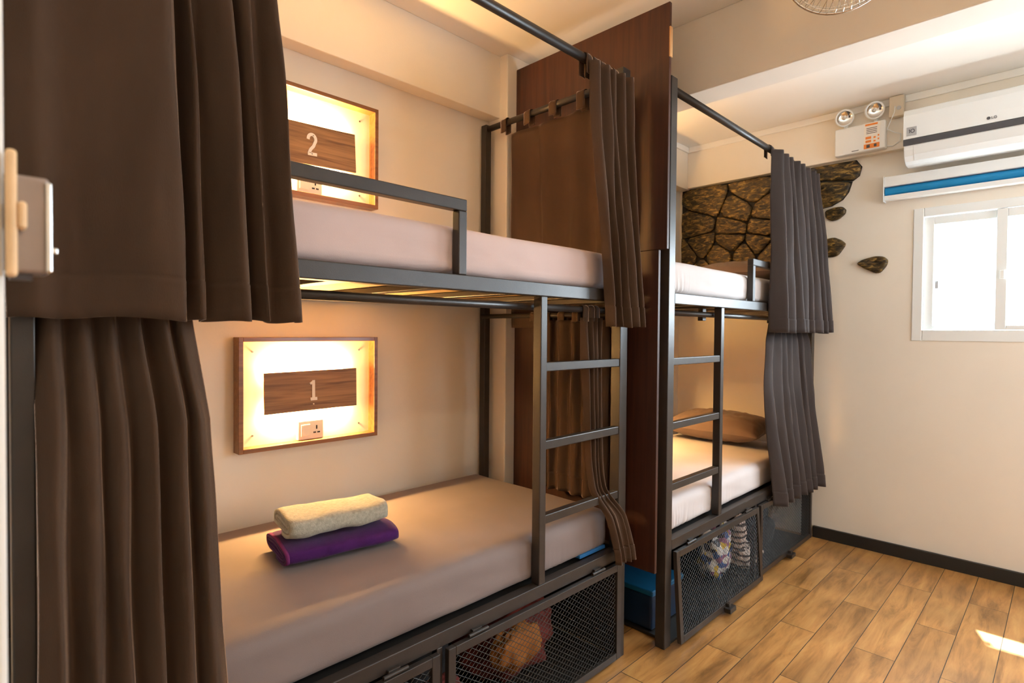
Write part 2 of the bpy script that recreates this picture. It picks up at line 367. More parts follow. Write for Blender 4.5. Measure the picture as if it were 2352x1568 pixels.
# ------------------------------------------------------------------ dark partition between the bunks
pn = thing('partition_panel', 'dark mahogany partition board standing between the two bunk beds', 'partition', (2.25, 1.75, .36))
MB().box(2.241, 2.259, 1.272, 2.212, 1.82, 2.90).build('upper_board', M['panel'], pn, bevel=.002)
MB().box(2.241, 2.259, 1.312, 2.212, .36, 1.8195).build('lower_board', M['panel'], pn, bevel=.002)
MB().box(2.2385, 2.259, 1.2665, 1.2715, 2.66, 2.79).build('edge_chip', M['rawwood'], pn)
MB().box(2.244, 2.256, 1.50, 2.0, 0, .36).build('support', M['black'], pn)

# ------------------------------------------------------------------ bunk beds
BL = 2.035; BD = .94
def make_bed(x0, yf, flip, label, tilt):
    X = (lambda u: x0+BL-u) if flip else (lambda u: x0+u)
    Y = lambda v: yf+v
    root = thing('bunk_bed', label, 'bed', (x0+BL/2, yf+BD/2, 0), 'steel bunk beds along the wall')
    def bx(name, u0, u1, v0, v1, z0, z1, parent=root, m=M['steel'], bev=.003):
        return MB().box(X(u0), X(u1), Y(v0), Y(v1), z0, z1).build(name, m, parent, bevel=bev)
    def tb(name, a, b, r, parent=root):
        return MB().tube([(X(a[0]), Y(a[1]), a[2]), (X(b[0]), Y(b[1]), b[2])], r, 16).build(name, M['steel'], parent, smooth=True)
    if flip: bx('post', 0, .055, 0, .05, 0, 2.605)
    else: bx('post', -.018, .018, 0, .05, 0, 2.605)
    bx('post', BL-.055, BL, 0, .05, 0, 2.605)
    for u0 in (0, BL-.04): bx('post', u0, u0+.04, .90, BD, 0, .50 if (flip and u0 == 0) else 2.585)
    for z0, nm in ((1.582, 'upper_rail'), (.445, 'lower_rail')):
        bx(nm, .055 if flip else .018, BL-.055, 0, .04, z0, z0+.05); bx(nm, .04, BL-.04, .90, BD, z0, z0+.05)
        bx(nm, .006, .046, .05, .90, z0, z0+.05); bx(nm, BL-.046, BL-.006, .05, .90, z0, z0+.05)
        for k in range(5):
            uu = .30+.345*k; bx('slat', uu, uu+.05, .04, .90, z0+.002, z0+.024)
        bx('bed_board', .048, BL-.048, .042, .898, z0+.026, z0+.040, m=M['ply'] if z0 > 1 else M['black'], bev=0)
    # guard rail at the end away from the ladder
    bx('guard_rail', .055 if flip else .018, 1.095, 0, .034, 1.838, 1.876); bx('guard_post', 1.061, 1.095, 0, .034, 1.632, 1.838)
    # ladder
    st = bx('ladder', 1.46, 1.495, 0, .04, .495, 1.582)
    for zt in (1.333, 1.036, .752): bx('rung', 1.495, BL-.055, .004, .036, zt-.034, zt, st)
    # curtain rods
    tb('curtain_rod', (.05, .025, 2.562), (BL-.05, .025, 2.562), .018)
    for uu in ((BL-.02,) if flip else (.02, BL-.02)): tb('curtain_rod', (uu, .04, 2.563), (uu, .905, 2.563), .016)
    tb('curtain_rod', (.05, .065, 1.545), (BL-.05, .065, 1.545), .014)
    tb('curtain_rod', (BL-.055, .05, 1.530), (BL-.055, .905, 1.530), .012)
    if flip: bx('rod_bracket', 1.42, 1.46, .12, .15, 1.515, 1.582)
    bx('divider', .983, 1.006, .002, .03, 0, .445)
    bx('locker_shade_floor', .056, BL-.056, .004, .895, .004, .016, m=M['black'], bev=0)  # black panels added to deepen the shade inside the lockers
    bx('locker_shade_back', .056, BL-.056, .88, .895, .016, .44, m=M['black'], bev=0)
    if not flip: bx('locker_shade_side', BL-.052, BL-.046, .052, .88, .016, .44, m=M['black'], bev=0)
    # mesh locker doors
    for (a, b, ti) in ((.062, .978, 0), (1.012, BL-.060, tilt)):
        V0, V1 = -.022, -.002; t = .03; z0, z1 = .022, .440
        def ds(z): return -math.tan(ti)*(z1-z)
        def pt(u, v, z): return (X(u), Y(v+ds(z)), z)
        def slab(mb, u0, u1, za, zb, v0=V0, v1=V1):
            vs = [pt(u, v, z) for z in (za, zb) for v in (v0, v1) for u in (u0, u1)]
            return mb.add(vs, [(0, 2, 3, 1), (4, 5, 7, 6), (0, 1, 5, 4), (2, 6, 7, 3), (0, 4, 6, 2), (1, 3, 7, 5)])
        fr = MB(); slab(fr, a, a+t, z0, z1); slab(fr, b-t, b, z0, z1); slab(fr, a+t, b-t, z0, z0+t); slab(fr, a+t, b-t, z1-t, z1)
        d = fr.build('locker_door', M['steel'], root, bevel=.002)
        ms = MB(); ua, ub, za, zb = a+t-.004, b-t+.004, z0+t-.004, z1-t+.004
        px, pz = .030, .021; r = .0011
        for sg in (1, -1):
            k = -int((zb-za)/pz)-2
            while k*px < (ub-ua)+(zb-za)/pz*px:
                u = ua+k*px; pts = []
                # line u = u_start + s*px/pz, clipped
                s0, s1 = 0, zb-za
                su = lambda s: u+s*px/pz
                lo = max(0, (ua-u)*pz/px); hi = min(zb-za, (ub-u)*pz/px)
                if hi-lo > .004:
                    A = (su(lo), za+lo if sg > 0 else zb-lo); B = (su(hi), za+hi if sg > 0 else zb-hi)
                    vv = -.012+.0012*sg
                    ms.tube([pt(A[0], vv, A[1]), pt(B[0], vv, B[1])], r, 4)
                k += 1
        ms.build('mesh_panel', M['wire'], d)
        for uu in (a+.09, b-.20):
            MB().tube([(X(uu), Y(-.014), .4465), (X(uu+.085), Y(-.014), .4465)], .0062, 10).box(X(uu+.02), X(uu+.06), Y(-.012), Y(0.0), .4415, .458).build('hinge', M['steel'], d, smooth=False, bevel=.001)
        uc = (a+b)/2
        lb = MB(); slab(lb, uc-.035, uc+.035, z0-.006, z0+.018, V0-.035, V0); slab(lb, uc-.012, uc+.012, z0+.002, z0+.034, V0-.02, V0)
        lb.build('latch', M['steel'], d, bevel=.003)
    return X, Y
X1, Y1 = make_bed(.10, 1.40, False, 'near charcoal steel bunk bed with the number boards behind it', 0)
X2, Y2 = make_bed(2.297, 1.29, True, 'far charcoal steel bunk bed between the partition and the end wall', .07)

# ------------------------------------------------------------------ mattresses
def mattress(name, x0, x1, y0, y1, z0, z1, m, label, seed, gath=(), group='mattresses on the bunks', core=None):
    r = .045; rr = .05; nx, ny, nz = 210, 36, 14
    def axis(a, b, n):
        # denser near both ends
        return [a+(b-a)*(.5-.5*math.cos(PI*i/n)*(.55+.45*abs(math.cos(PI*i/n)))) for i in range(n+1)]
    def axis2(a, b, n): return axis(a, b, n)
    ax, ay, az = axis2(x0, x1, nx), axis2(y0, y1, ny), axis2(z0, z1, nz)
    def rnd(p, face):
        q = Vector((min(max(p[0], x0+rr), x1-rr), min(max(p[1], y0+r), y1-r), min(max(p[2], z0+.03), z1-r)))
        d = Vector(p)-q
        if d.length > 1e-9:
            k = Vector((d.x/rr, d.y/r, d.z/(r if d.z > 0 else .03)))
            L = k.length; k = k/L if L > 0 else k
            # only outermost shell vertices reach here, so project on the rounded corner
            p = q+Vector((k.x*rr, k.y*r, k.z*(r if d.z > 0 else .03)))
        p = Vector(p)
        k = Vector((p.x-q.x, p.y-q.y, p.z-q.z)); k = k.normalized() if k.length > 1e-9 else Vector((0, 0, 0))
        zz = (p.z-z0)/(z1-z0); wf = max(0, -k.y)**1.0; wt = max(0, k.z); we = abs(k.x)
        n1 = mnoise.noise(Vector((p.x*3.2+seed, p.y*9, p.z*16)))
        n2 = mnoise.noise(Vector((p.x*2.0+seed*2, p.y*2.0, 0)))
        lo = max(0, 1-zz)
        dy = .0035*n1+.004*mnoise.noise(Vector((p.x*6+seed, 3, p.z*30+p.x*5)))*lo
        for (gx, wdt, am) in gath:
            e = math.exp(-((p.x-gx)/wdt)**2); hm = .5+.5*mnoise.noise(Vector((p.x*45, 7, seed))); dy += am*e*math.sin(p.x*210+5*mnoise.noise(Vector((p.x*14, zz*.6, seed))))*max(0, lo-.45*(1-hm))**1.1*1.1*hm
        p.y += dy*wf; p.z += (.004*n2+.0018*n1)*wt
        return p
    mb = MB()
    def g(us, vs, fn, face): mb.grid([[rnd(fn(a, b), face) for a in us] for b in vs])
    g(ax, ay, lambda a, b: (a, b, z1), 'top'); g(ax, ay, lambda a, b: (a, b, z0), 'bot')
    g(ax, az, lambda a, b: (a, y0, b), 'front'); g(ax, az, lambda a, b: (a, y1, b), 'b')
    g(ay, az, lambda a, b: (x0, a, b), 'l'); g(ay, az, lambda a, b: (x1, a, b), 'r')
    o = mb.build(name, m, None, origin=((x0+x1)/2, (y0+y1)/2, z0), smooth=True)
    import bmesh
    bm = bmesh.new(); bm.from_mesh(o.data); bmesh.ops.remove_doubles(bm, verts=bm.verts, dist=.0016); bmesh.ops.recalc_face_normals(bm, faces=bm.faces); bm.to_mesh(o.data); bm.free()
    o.data.polygons.foreach_set('use_smooth', [True]*len(o.data.polygons))
    tag(o, label, 'mattress', group)
    if core:
        cx0, cx1 = core; MB().box(cx0, cx1, y0-.004, y0+.06, z0+.001, z0+.016).build('bare_corner', M['core'], o, bevel=.003)['label'] = 'blue foam showing under the sheet'
    return o
mattress('mattress', X1(.06), X1(BL-.06), 1.437, 2.305, 1.634, 1.797, M['sheet'], 'mauve sheeted mattress on the top bunk beside the number 2 board', 1.3, ((1.18, .04, .003),))
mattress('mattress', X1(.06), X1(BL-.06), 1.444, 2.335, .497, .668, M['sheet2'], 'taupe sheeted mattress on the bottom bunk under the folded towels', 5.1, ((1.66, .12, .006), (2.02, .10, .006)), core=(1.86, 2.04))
mattress('mattress', X2(BL-.06), X2(.06), 1.327, 2.16, 1.634, 1.79, M['sheet3'], 'pale sheeted mattress on the top bunk in front of the stone cladding', 8.7, ((2.44, .10, .012), (3.26, .05, .005)))
mattress('mattress', X2(BL-.06), X2(.06), 1.334, 2.225, .497, .655, M['sheet3'], 'pale sheeted mattress on the far bottom bunk with the brown pillow', 12.9, ((2.5, .22, .011), (2.95, .13, .010)))

# ------------------------------------------------------------------ pillows
def pillow(name, cx, cy, cz, lx, ly, h, rotx, rotz, label, seed):
    nu, nv = 28, 28; rows = []
    mb = MB()
    for sgn in (1, -1):
        rows = []
        for i in range(nv+1):
            b = -1+2*i/nv; row = []
            for j in range(nu+1):
                a = -1+2*j/nu
                e = max(0, (1-abs(a)**2.6))*max(0, (1-abs(b)**2.6))
                z = sgn*h/2*e**.5
                pinch = 1-.06*(1-abs(b))*abs(a)**3
                n = mnoise.noise(Vector((a*3+seed, b*3, sgn*2)))*.012*e + mnoise.noise(Vector((a*5+seed, b*13, sgn)))*.011*e**.5
                row.append((a*lx/2*pinch, b*ly/2*(1-.06*(1-abs(a))*abs(b)**3), z+sgn*n))
            rows.append(row)
        mb.grid(rows)
    o = mb.build(name, M['pillow'], None, origin=(0, 0, 0), smooth=True)
    o.location = (cx, cy, cz); o.rotation_euler = (rotx[0], rotx[1], rotz)
    tag(o, label, 'pillow', 'brown pillows on the far bunk'); return o
pillow('pillow', 4.02, 1.84, .772, .42, .72, .19, (0, -.12), 0, 'brown pillow on the far bottom bunk mattress', 3)
pillow('pillow', 4.00, 1.72, 1.884, .40, .66, .15, (0, -.10), .05, 'brown pillow on the far top bunk against the stone', 9)

# ------------------------------------------------------------------ curtains
def crom(P, t):
    n = len(P)-1; i = min(int(t), n-1); f = t-i
    p0, p1, p2, p3 = P[max(i-1, 0)], P[i], P[i+1], P[min(i+2, n)]
    return p1+.5*f*((p2-p0)+f*((2*p0-5*p1+4*p2-p3)+f*(3*(p1-p2)+p3-p0)))
def curtain(label, levels, m, seed, rows=44, nsub=7, hem=.085, group=None, swap=False, zwob=.008, ease=1.0):
    """levels: top-to-bottom [(z, [(x,y)...])]"""
    A = [np.array([(x, y, z) for x, y in st], float) for z, st in levels]
    ns = len(A[0]); nc = (ns-1)*nsub+1
    C = []
    for a in A: C.append(np.array([crom(a, i/nsub) for i in range(nc)]))
    zt = levels[0][0]; zb = levels[-1][0]; zs = [(zt-z)/(zt-zb) for z, _ in levels]
    vs = sorted(set([i/rows for i in range(rows+1)]+[1-hem/(zt-zb), 1-hem/(zt-zb)+.004, 1-hem/(zt-zb)-.004]))
    R = []
    for v in vs:
        k = 0
        while k < len(zs)-2 and v > zs[k+1]: k += 1
        f = (v-zs[k])/(zs[k+1]-zs[k])
        p = crom(C, k+f)
        row = []
        for j in range(nc):
            q = p[j].copy()
            nn = mnoise.noise(Vector((j*.11+seed, v*3.2, seed))); n2 = mnoise.noise(Vector((j*.35+seed, v*9, seed+4)))
            env = min(1, v*6)*1.0
            q[2] = zt+(zb-zt)*v; q[0] += (.009*nn)*env; q[1] += (.010*mnoise.noise(Vector((j*.13, v*2.6+seed, seed*3)))+.0022*n2)*env
            q[2] += zwob*mnoise.noise(Vector((j*.07+seed*2, 0, 1)))*v
            if v > 1-hem/(zt-zb): q[1] -= .0022
            if abs(v-(1-hem/(zt-zb))) < 1e-6: q[1] += .002
            row.append(tuple(q))
        R.append(row)
    cx = float(np.mean(C[0][:, 0])); cy = float(np.mean(C[0][:, 1]))
    o = MB().grid(R).build('curtain', m, None, origin=(cx, cy, zb), smooth=True, solid=.003)
    tag(o, label, 'curtain', group); return o
def folds(xa, xb, ya, yb, n, amp, seed, jit=.25, first=1):
    """zig-zag stations with n folds from (xa,ya) to (xb,yb), amplitude in the perpendicular direction"""
    r = rng(seed); d = Vector((xb-xa, yb-ya)); L = d.length; d /= L; nn = Vector((-d.y, d.x)); st = []
    N = 2*n
    for i in range(N+1):
        t = i/N
        if 0 < i < N: t += r.uniform(-jit, jit)/N
        a = amp*(1 if (i % 2) == first else -1)*r.uniform(.65, 1.2)
        p = Vector((xa, ya))+d*L*t+nn*a
        st.append((p.x, p.y))
    return st
def tabs(o, pts, direction, wd, zc, r, drop, m, seed=0):
    """cloth loops over a rod at points pts; direction 'X' (rod along X) or 'Y'"""
    rg = rng(seed)
    for (px, py) in pts:
        prof = []
        dr = drop*rg.uniform(.85, 1.15)
        for i in range(5): prof.append((-r-.001, -dr+dr*i/5))
        for i in range(9): a = PI-PI*i/8; prof.append(((r+.002)*math.cos(a), (r+.002)*math.sin(a)))
        for i in range(1, 6): prof.append((r+.001, -dr*i/5))
        rows = []
        sk = rg.uniform(-.15, .15)
        for (h, z) in prof:
            row = []
            for k in range(4):
                s_ = (-.5+k/3)*wd
                if direction == 'X': row.append((px+s_, py+h+s_*sk, zc+z+.0015*math.sin(k*2+px*50)))
                else: row.append((px+h+s_*sk, py+s_, zc+z+.0015*math.sin(k*2+py*50)))
            rows.append(row)
        MB().grid(rows).build('tab', m, o, smooth=True, solid=.0035)
G1 = 'taupe velvet bunk curtains'
# near bunk, upper, left side
sb = [(.083, 1.372), (.125, 1.345), (.175, 1.365), (.235, 1.345), (.295, 1.312), (.338, 1.306), (.346, 1.335), (.338, 1.372), (.362, 1.378), (.386, 1.338), (.395, 1.360), (.402, 1.380), (.436, 1.352), (.470, 1.318), (.478, 1.345), (.486, 1.378), (.508, 1.345), (.520, 1.325), (.526, 1.36), (.548, 1.375), (.585, 1.352), (.605, 1.345), (.611, 1.374)]
sb = [(x-.010*max(0, 1-(x-.08)/.2), 1.352+(y-1.352)*1.45-.012) for x, y in sb]
stp = [(.088+(x-.083)*.905, 1.392+(y-1.34)*.5) for x, y in sb]
c_ = curtain('wide taupe curtain hanging from the top rod at the left of the near bunk', [(2.535, stp), (1.468, sb)], M['curtain'], 2.0, group=G1)
tabs(c_, [(.11+.075*i, 1.425) for i in range(7)], 'X', .045, 2.562, .019, .055, M['curtain'], 3)
# near bunk, lower, left side
lb_ = folds(.115, .455, 1.352, 1.352, 6, .024, 11, .3, 0); lt_ = [(.12+(x-.115)*.80, 1.425+(y-1.352)*.6) for x, y in lb_]
lm_ = [(.118+(x-.115)*.9, 1.375+(y-1.352)*.9) for x, y in lb_]
c_ = curtain('taupe curtain under the wide one, hanging at the left of the near bottom bunk', [(1.51, lt_), (1.25, lm_), (.34, [(x, y-.004) for x, y in lb_])], M['curtain'], 7.0, group=G1, rows=40)
tabs(c_, [(.16+.055*i, 1.465) for i in range(5)], 'X', .04, 1.545, .015, .05, M['curtain'], 4)
# near bunk, upper, right bunch
tb_ = folds(1.83, 2.125, 1.385, 1.372, 5, .016, 21, .3, 0); bb_ = folds(1.925, 2.135, 1.345, 1.325, 5, .022, 22, .35, 0)
c_ = curtain('bunched taupe curtain at the right end of the near top bunk', [(2.545, tb_), (2.1, [(.62*a[0]+.38*b[0]-.005, .62*a[1]+.38*b[1]) for a, b in zip(tb_, bb_)]), (1.472, bb_)], M['curtain'], 31.0, group=G1, ease=1)
tabs(c_, [(1.845, 1.425), (1.893, 1.425), (1.94, 1.425), (1.985, 1.425), (2.03, 1.425)], 'X', .044, 2.562, .019, .06, M['curtain'], 6)
# near bunk, upper, side curtain on the end rod
ts_ = folds(2.158, 2.158, 2.17, 1.46, 4, .007, 31, .3, 0); bs_ = folds(2.175, 2.175, 2.185, 1.46, 4, .020, 32, .3, 0)
c_ = curtain('taupe side curtain on the end rod of the near top bunk, with cloth tabs', [(2.515, ts_), (1.47, bs_)], M['curtain'], 41.0, group=G1)
tabs(c_, [(2.115, 2.165-.172*i) for i in range(5)], 'Y', .045, 2.563, .018, .060, M['curtain'], 8)
# near bunk, lower, side curtain
ts_ = folds(2.082, 2.082, 1.93, 1.47, 6, .013, 33, .3, 0); bs_ = folds(2.083, 2.083, 1.91, 1.47, 6, .013, 34, .3, 0)
c_ = curtain('dark side curtain hanging at the right end of the near bottom bunk', [(1.505, ts_), (.682, bs_)], M['curtain'], 43.0, group=G1)
tabs(c_, [(2.08, 1.91-.09*i) for i in range(5)], 'Y', .04, 1.530, .013, .03, M['curtain'], 9)
# near bunk, lower, right bunch: hangs inside the ladder and falls out over the rail
a_ = folds(1.875, 2.005, 1.452, 1.452, 4, .016, 51, .3, 0)
b_ = folds(1.905, 2.005, 1.445, 1.440, 4, .013, 52, .3, 0)
d_ = folds(1.915, 2.010, 1.425, 1.420, 4, .012, 53, .3, 0)
e_ = folds(1.965, 2.075, 1.372, 1.366, 4, .011, 54, .3, 0)
f_ = folds(2.005, 2.135, 1.358, 1.350, 4, .013, 55, .3, 0)
c_ = curtain('slim gathered taupe curtain behind the near ladder, its hem over the rail', [(1.51, a_), (1.0, b_), (.78, d_), (.66, e_), (.455, f_)], M['curtain'], 55.0, group=G1, rows=60, hem=.07)
tabs(c_, [(1.895, 1.465), (1.935, 1.465), (1.975, 1.465)], 'X', .036, 1.545, .015, .05, M['curtain'], 10)
# far bunk, upper
a_ = folds(3.475, 4.27, 1.265, 1.265, 8, .026, 61, .3, 0); b_ = folds(3.43, 4.285, 1.225, 1.170, 8, .042, 62, .5, 0)
c_ = curtain('grey velvet curtain hanging at the right of the far top bunk', [(2.545, a_), (2.1, [(.5*p[0]+.5*q[0]+.012*math.sin(i*2.1), .5*p[1]+.5*q[1]+.006*math.sin(i*1.7)) for i, (p, q) in enumerate(zip(a_, b_))]), (1.455, b_)], M['curtain2'], 63.0, group=G1)
tabs(c_, [(3.51+.12*i, 1.315) for i in range(7)], 'X', .05, 2.562, .019, .05, M['curtain2'], 11)
# far bunk, lower
a_ = folds(3.66, 4.27, 1.345, 1.340, 7, .018, 71, .3, 0); m_ = folds(3.47, 4.22, 1.285, 1.262, 7, .020, 74, .3, 0); b_ = folds(3.49, 4.255, 1.230, 1.205, 7, .036, 72, .3, 0)
c_ = curtain('grey velvet curtain hanging at the right of the far bottom bunk', [(1.51, a_), (1.40, [(.4*p[0]+.6*q[0], .5*p[1]+.5*q[1]) for p, q in zip(a_, m_)]), (1.05, m_), (.415, b_)], M['curtain2'], 73.0, group=G1)
tabs(c_, [(3.69+.09*i, 1.355) for i in range(7)], 'X', .04, 1.545, .015, .03, M['curtain2'], 12)

# ------------------------------------------------------------------ glowing number boxes
LED_W = 30; LED_D = 15; LED_C = (1, .58, .20)
def light_box(x0, x1, z0, z1, label, num, board, rot, power=1.0, group='glowing wall boxes over the bunks'):
    yf, yb, t = 2.30, YB-.001, .018
    root = thing('wall_light_box', label, 'wall light', ((x0+x1)/2, yb, z0), group)
    fr = MB().box(x0, x0+t, yf, yb, z0, z1).box(x1-t, x1, yf, yb, z0, z1).box(x0+t, x1-t, yf, yb, z0, z0+t).box(x0+t, x1-t, yf, yb, z1-t, z1)
    fr.build('frame', M['boxwood'], root, bevel=.0015)
    bpn = MB().box(x0+t, x1-t, yb-.008, yb-.001, z0+t, z1-t).build('back_panel', M['cream'], root)
    for sx in (x0+.07, x1-.07):
        for sz in (z0+.06, z1-.06):
            MB().tube([(sx, yb-.011, sz), (sx, yb-.008, sz)], .004, 10).build('screw', M['screw'], bpn)
    bx, bz, bw, bh = board; c, s = math.cos(rot), math.sin(rot)
    def T(a, b, d, k=0): return (bx+a*c-b*s, d, bz+a*s+b*c)
    bd = MB(); n = 4
    pl = [(-bw/2, -bh/2), (bw/2, -bh/2), (bw/2, bh/2), (-bw/2, bh/2)]
    bd.prism(pl, lambda a, b, k: T(a, b, 2.303+.010*k))
    b_o = bd.build('number_board', M['board'], root, bevel=.001)
    st = MB().prism([(-.02, -.02), (.02, -.02), (.02, .02), (-.02, .02)], lambda a, b, k: T(a, b, 2.313+.037*k)).build('standoff', M['cream'], root)
    # led strips on the back of the board, near its long edges
    le = MB()
    for zz in (-bh/2+.010, bh/2-.014):
        pl = [(-bw/2+.03, zz-.006), (bw/2-.045, zz-.006), (bw/2-.045, zz+.006), (-bw/2+.03, zz+.006)]
        le.prism(pl, lambda a, b, k: T(a, b, 2.316+.007*k))
    le.build('led_strip', M['led'], root)
    for zz in (-bh/2+.003, bh/2-.003):
        p = T(-.008, zz, 2.338)
        la = area('led_light', p, (0, 1, 0), bw-.075, .010, LED_W*power, LED_C)
        la.rotation_euler = (PI/2, -rot, 0)
        la.parent = root; la.location = Vector(p)-Vector(root.location)
        sg = -1 if zz < 0 else 1
        p = T(-.008, sg*(bh/2-.002), 2.342)
        la = area('led_light', p, (0, 0, sg), bw-.075, .012, LED_D*power, LED_C)
        la.rotation_euler = (0 if sg < 0 else PI, -rot if sg < 0 else rot, 0)
        la.parent = root; la.location = Vector(p)-Vector(root.location)
    fnn = lambda a, b, d: T(a, b, 2.303-.0005-d)
    nb = MB()
    if num == 1:
        nb.ribbon([(0, -.034), (0, .044)], .013, fnn, .003)
        nb.ribbon([(-.014, -.036), (.016, -.036)], .013, fnn, .0034)
        nb.ribbon([(-.015, .029), (.0, .039)], .010, fnn, .0038)
        for k in range(1): nb.prism([(.003*math.cos(i*PI/4), -.058+.003*math.sin(i*PI/4)) for i in range(8)], lambda a, b, k: fnn(a, b, .003*k))
        nb.build('numeral', M['numeral'], b_o)
    elif num == 2:
        pth = [(-.017, .020)]+[(.017*math.cos(a)*.98, .022+.020*math.sin(a)) for a in [PI*.9-PI*1.15*i/14 for i in range(15)]]+[(.006, -.006), (-.008, -.022), (-.014, -.036)]
        nb.ribbon(pth, .013, fnn, .003); nb.ribbon([(-.0205, -.040), (.020, -.040)], .013, fnn, .003)
        nm = nb.build('numeral', M['numeral'], b_o)
        for (a, b) in ((.006, .038), (-.002, -.040)): MB().prism([(a+.0025*math.cos(i*PI/4), b+.0025*math.sin(i*PI/4)) for i in range(8)], lambda p, q, k: fnn(p, q, .003+.001*k)).build('screw', M['screw'], nm)
    # socket plate
    sx0, sx1, sz0 = bx-.055, bx+.060, z0+.019
    sk = MB().box(sx0, sx1, yb-.030, yb-.008, sz0, sz0+.082).build('socket', M['socket'], root, bevel=.003)
    MB().box(sx0+.012, sx0+.052, yb-.034, yb-.030, sz0+.016, sz0+.066).build('switch', M['socket'], sk, bevel=.002)
    hl = MB()
    for (a, b, ww, hh) in ((.083, .050, .003, .008), (.074, .028, .006, .003), (.092, .028, .006, .003)):
        hl.box(sx0+a-ww, sx0+a+ww, yb-.0312, yb-.030, sz0+b-hh, sz0+b+hh)
    hl.build('socket_holes', M['hole'], sk)
    return root
light_box(.80, 1.42, .957, 1.418, 'glowing wooden wall box with the number 1 board over the bottom bunk', 1, (1.106, 1.190, .412, .170), .012)
light_box(.80, 1.42, 2.012, 2.473, 'glowing wooden wall box with the number 2 board over the top bunk', 2, (1.098, 2.236, .412, .170), .040)
light_box(3.02, 3.64, .957, 1.418, 'glowing wooden wall box over the far bottom bunk', 0, (3.33, 1.190, .412, .170), .0)
light_box(3.02, 3.64, 2.012, 2.473, 'glowing wooden wall box over the far top bunk', 0, (3.33, 2.236, .412, .170), .0, .4)

# ------------------------------------------------------------------ folded towels on the near bottom bunk
def towel(name, cx, cy, z, lx, ly, h, turns, th, m, rot, label, group, n_exp, fuzz, seed, edge=None, tilt=0):
    N = int(40*turns); mb = MB(); rows = []
    NX = 26
    def prof(i, off):
        a = -PI*.5-2*PI*i/40; k = i/40
        A = ly/2-th*1.05*k-off; B = h/2-th*1.05*k-off
        A = max(A, .01); B = max(B, .003)
        ca, sa = math.cos(a), math.sin(a); e = 2/n_exp
        return (A*math.copysign(abs(ca)**e, ca), B*math.copysign(abs(sa)**e, sa))
    outer = [prof(i, 0) for i in range(N+1)]; inner = [prof(i, th*.85) for i in range(N+1)]
    ring = outer+inner[::-1]; n = len(ring)
    def pos(t, yy, zz):
        rnd = 1-.05*max(0, abs(t)-.86)/.14
        q = Vector((t*lx/2, yy*rnd, zz*rnd))
        nz = mnoise.noise(Vector((q.x*9+seed, q.y*9, q.z*9))); n3 = mnoise.noise(Vector((q.x*22+seed, q.y*22, q.z*22)))
        q += Vector((.006*nz*abs(t), .5*fuzz*nz, fuzz*nz+.35*fuzz*n3)); q.z = max(q.z, -h/2)
        return (q.x+cx, q.y+cy, q.z+z+h/2)
    for ix in range(NX+1):
        t = -1+2*ix/NX; row = []
        for (yy, zz) in ring: row.append(pos(t, yy, zz))
        rows.append(row)
    mb.grid(rows, closed_u=True)
    # end caps as quads between outer and inner
    base0 = 0; last = NX*n
    for b in (base0, last):
        for i in range(N): mb.f.append((b+i, b+i+1, b+n-2-i, b+n-1-i))
    o = mb.build(name, m, None, origin=(cx, cy, z), smooth=True)
    o.rotation_euler = (tilt, 0, rot); tag(o, label, 'towel', group)
    if edge:
        er = []
        for t in (-1.002, -.975, -.945):
            er.append([])
            for i in range(2, 40):
                yy, zz = outer[i][0]*1.012, outer[i][1]*1.02
                er[-1].append(pos(t, yy, zz))
        MB().grid(er).build('edge_hem', edge, o, origin=(cx, cy, z), smooth=True, solid=.002)['label'] = 'magenta edge hem'
    return o
towel('folded_towel', .972, 1.868, .674, .395, .265, .072, 2.6, .0125, M['purple'], -.13, 'purple folded towel on the bottom bunk, under the grey towel', 'folded towels', 3.0, .004, 2, M['purpleedge'])
towel('folded_towel', .966, 1.872, .747, .345, .215, .086, 2.3, .017, M['greytowel'], -.11, 'fluffy grey green folded towel on top of the purple towel', 'folded towels', 3.4, .009, 7)

# ------------------------------------------------------------------ stone cladding
def clip(poly, px, py, nx, ny):
    out = []
    for i in range(len(poly)):
        a, b = poly[i], poly[(i+1) % len(poly)]
        da = (a[0]-px)*nx+(a[1]-py)*ny; db = (b[0]-px)*nx+(b[1]-py)*ny
        if da <= 0: out.append(a)
        if (da < 0 < db) or (db < 0 < da):
            t = da/(da-db); out.append((a[0]+(b[0]-a[0])*t, a[1]+(b[1]-a[1])*t))
    return out
def inset(poly, d):
    n = len(poly); cx = sum(p[0] for p in poly)/n; cy = sum(p[1] for p in poly)/n; out = []
    for i in range(n):
        a, b, c = Vector(poly[i-1]), Vector(poly[i]), Vector(poly[(i+1) % n])
        e1 = (b-a).normalized(); e2 = (c-b).normalized()
        n1 = Vector((-e1.y, e1.x)); n2 = Vector((-e2.y, e2.x)); m_ = n1+n2
        if m_.length < 1e-4: m_ = n1
        m_ = m_/max(.35, m_.length**2/2) if False else m_.normalized()/max(.5, m_.normalized().dot(n1))
        out.append(tuple(b+m_*d))
    return out
def area2(p): return sum(p[i][0]*p[(i+1) % len(p)][1]-p[(i+1) % len(p)][0]*p[i][1] for i in range(len(p)))/2
def densify(poly, step, wob, seed):
    out = []
    for i in range(len(poly)):
        a, b = Vector(poly[i]), Vector(poly[(i+1) % len(poly)]); k = max(1, int((b-a).length/step))
        for j in range(k):
            p = a+(b-a)*j/k; nz = mnoise.noise(Vector((p.x*14, p.y*14, seed)))*wob
            e = (b-a).normalized(); out.append((p.x-e.y*nz, p.y+e.x*nz))
    return out
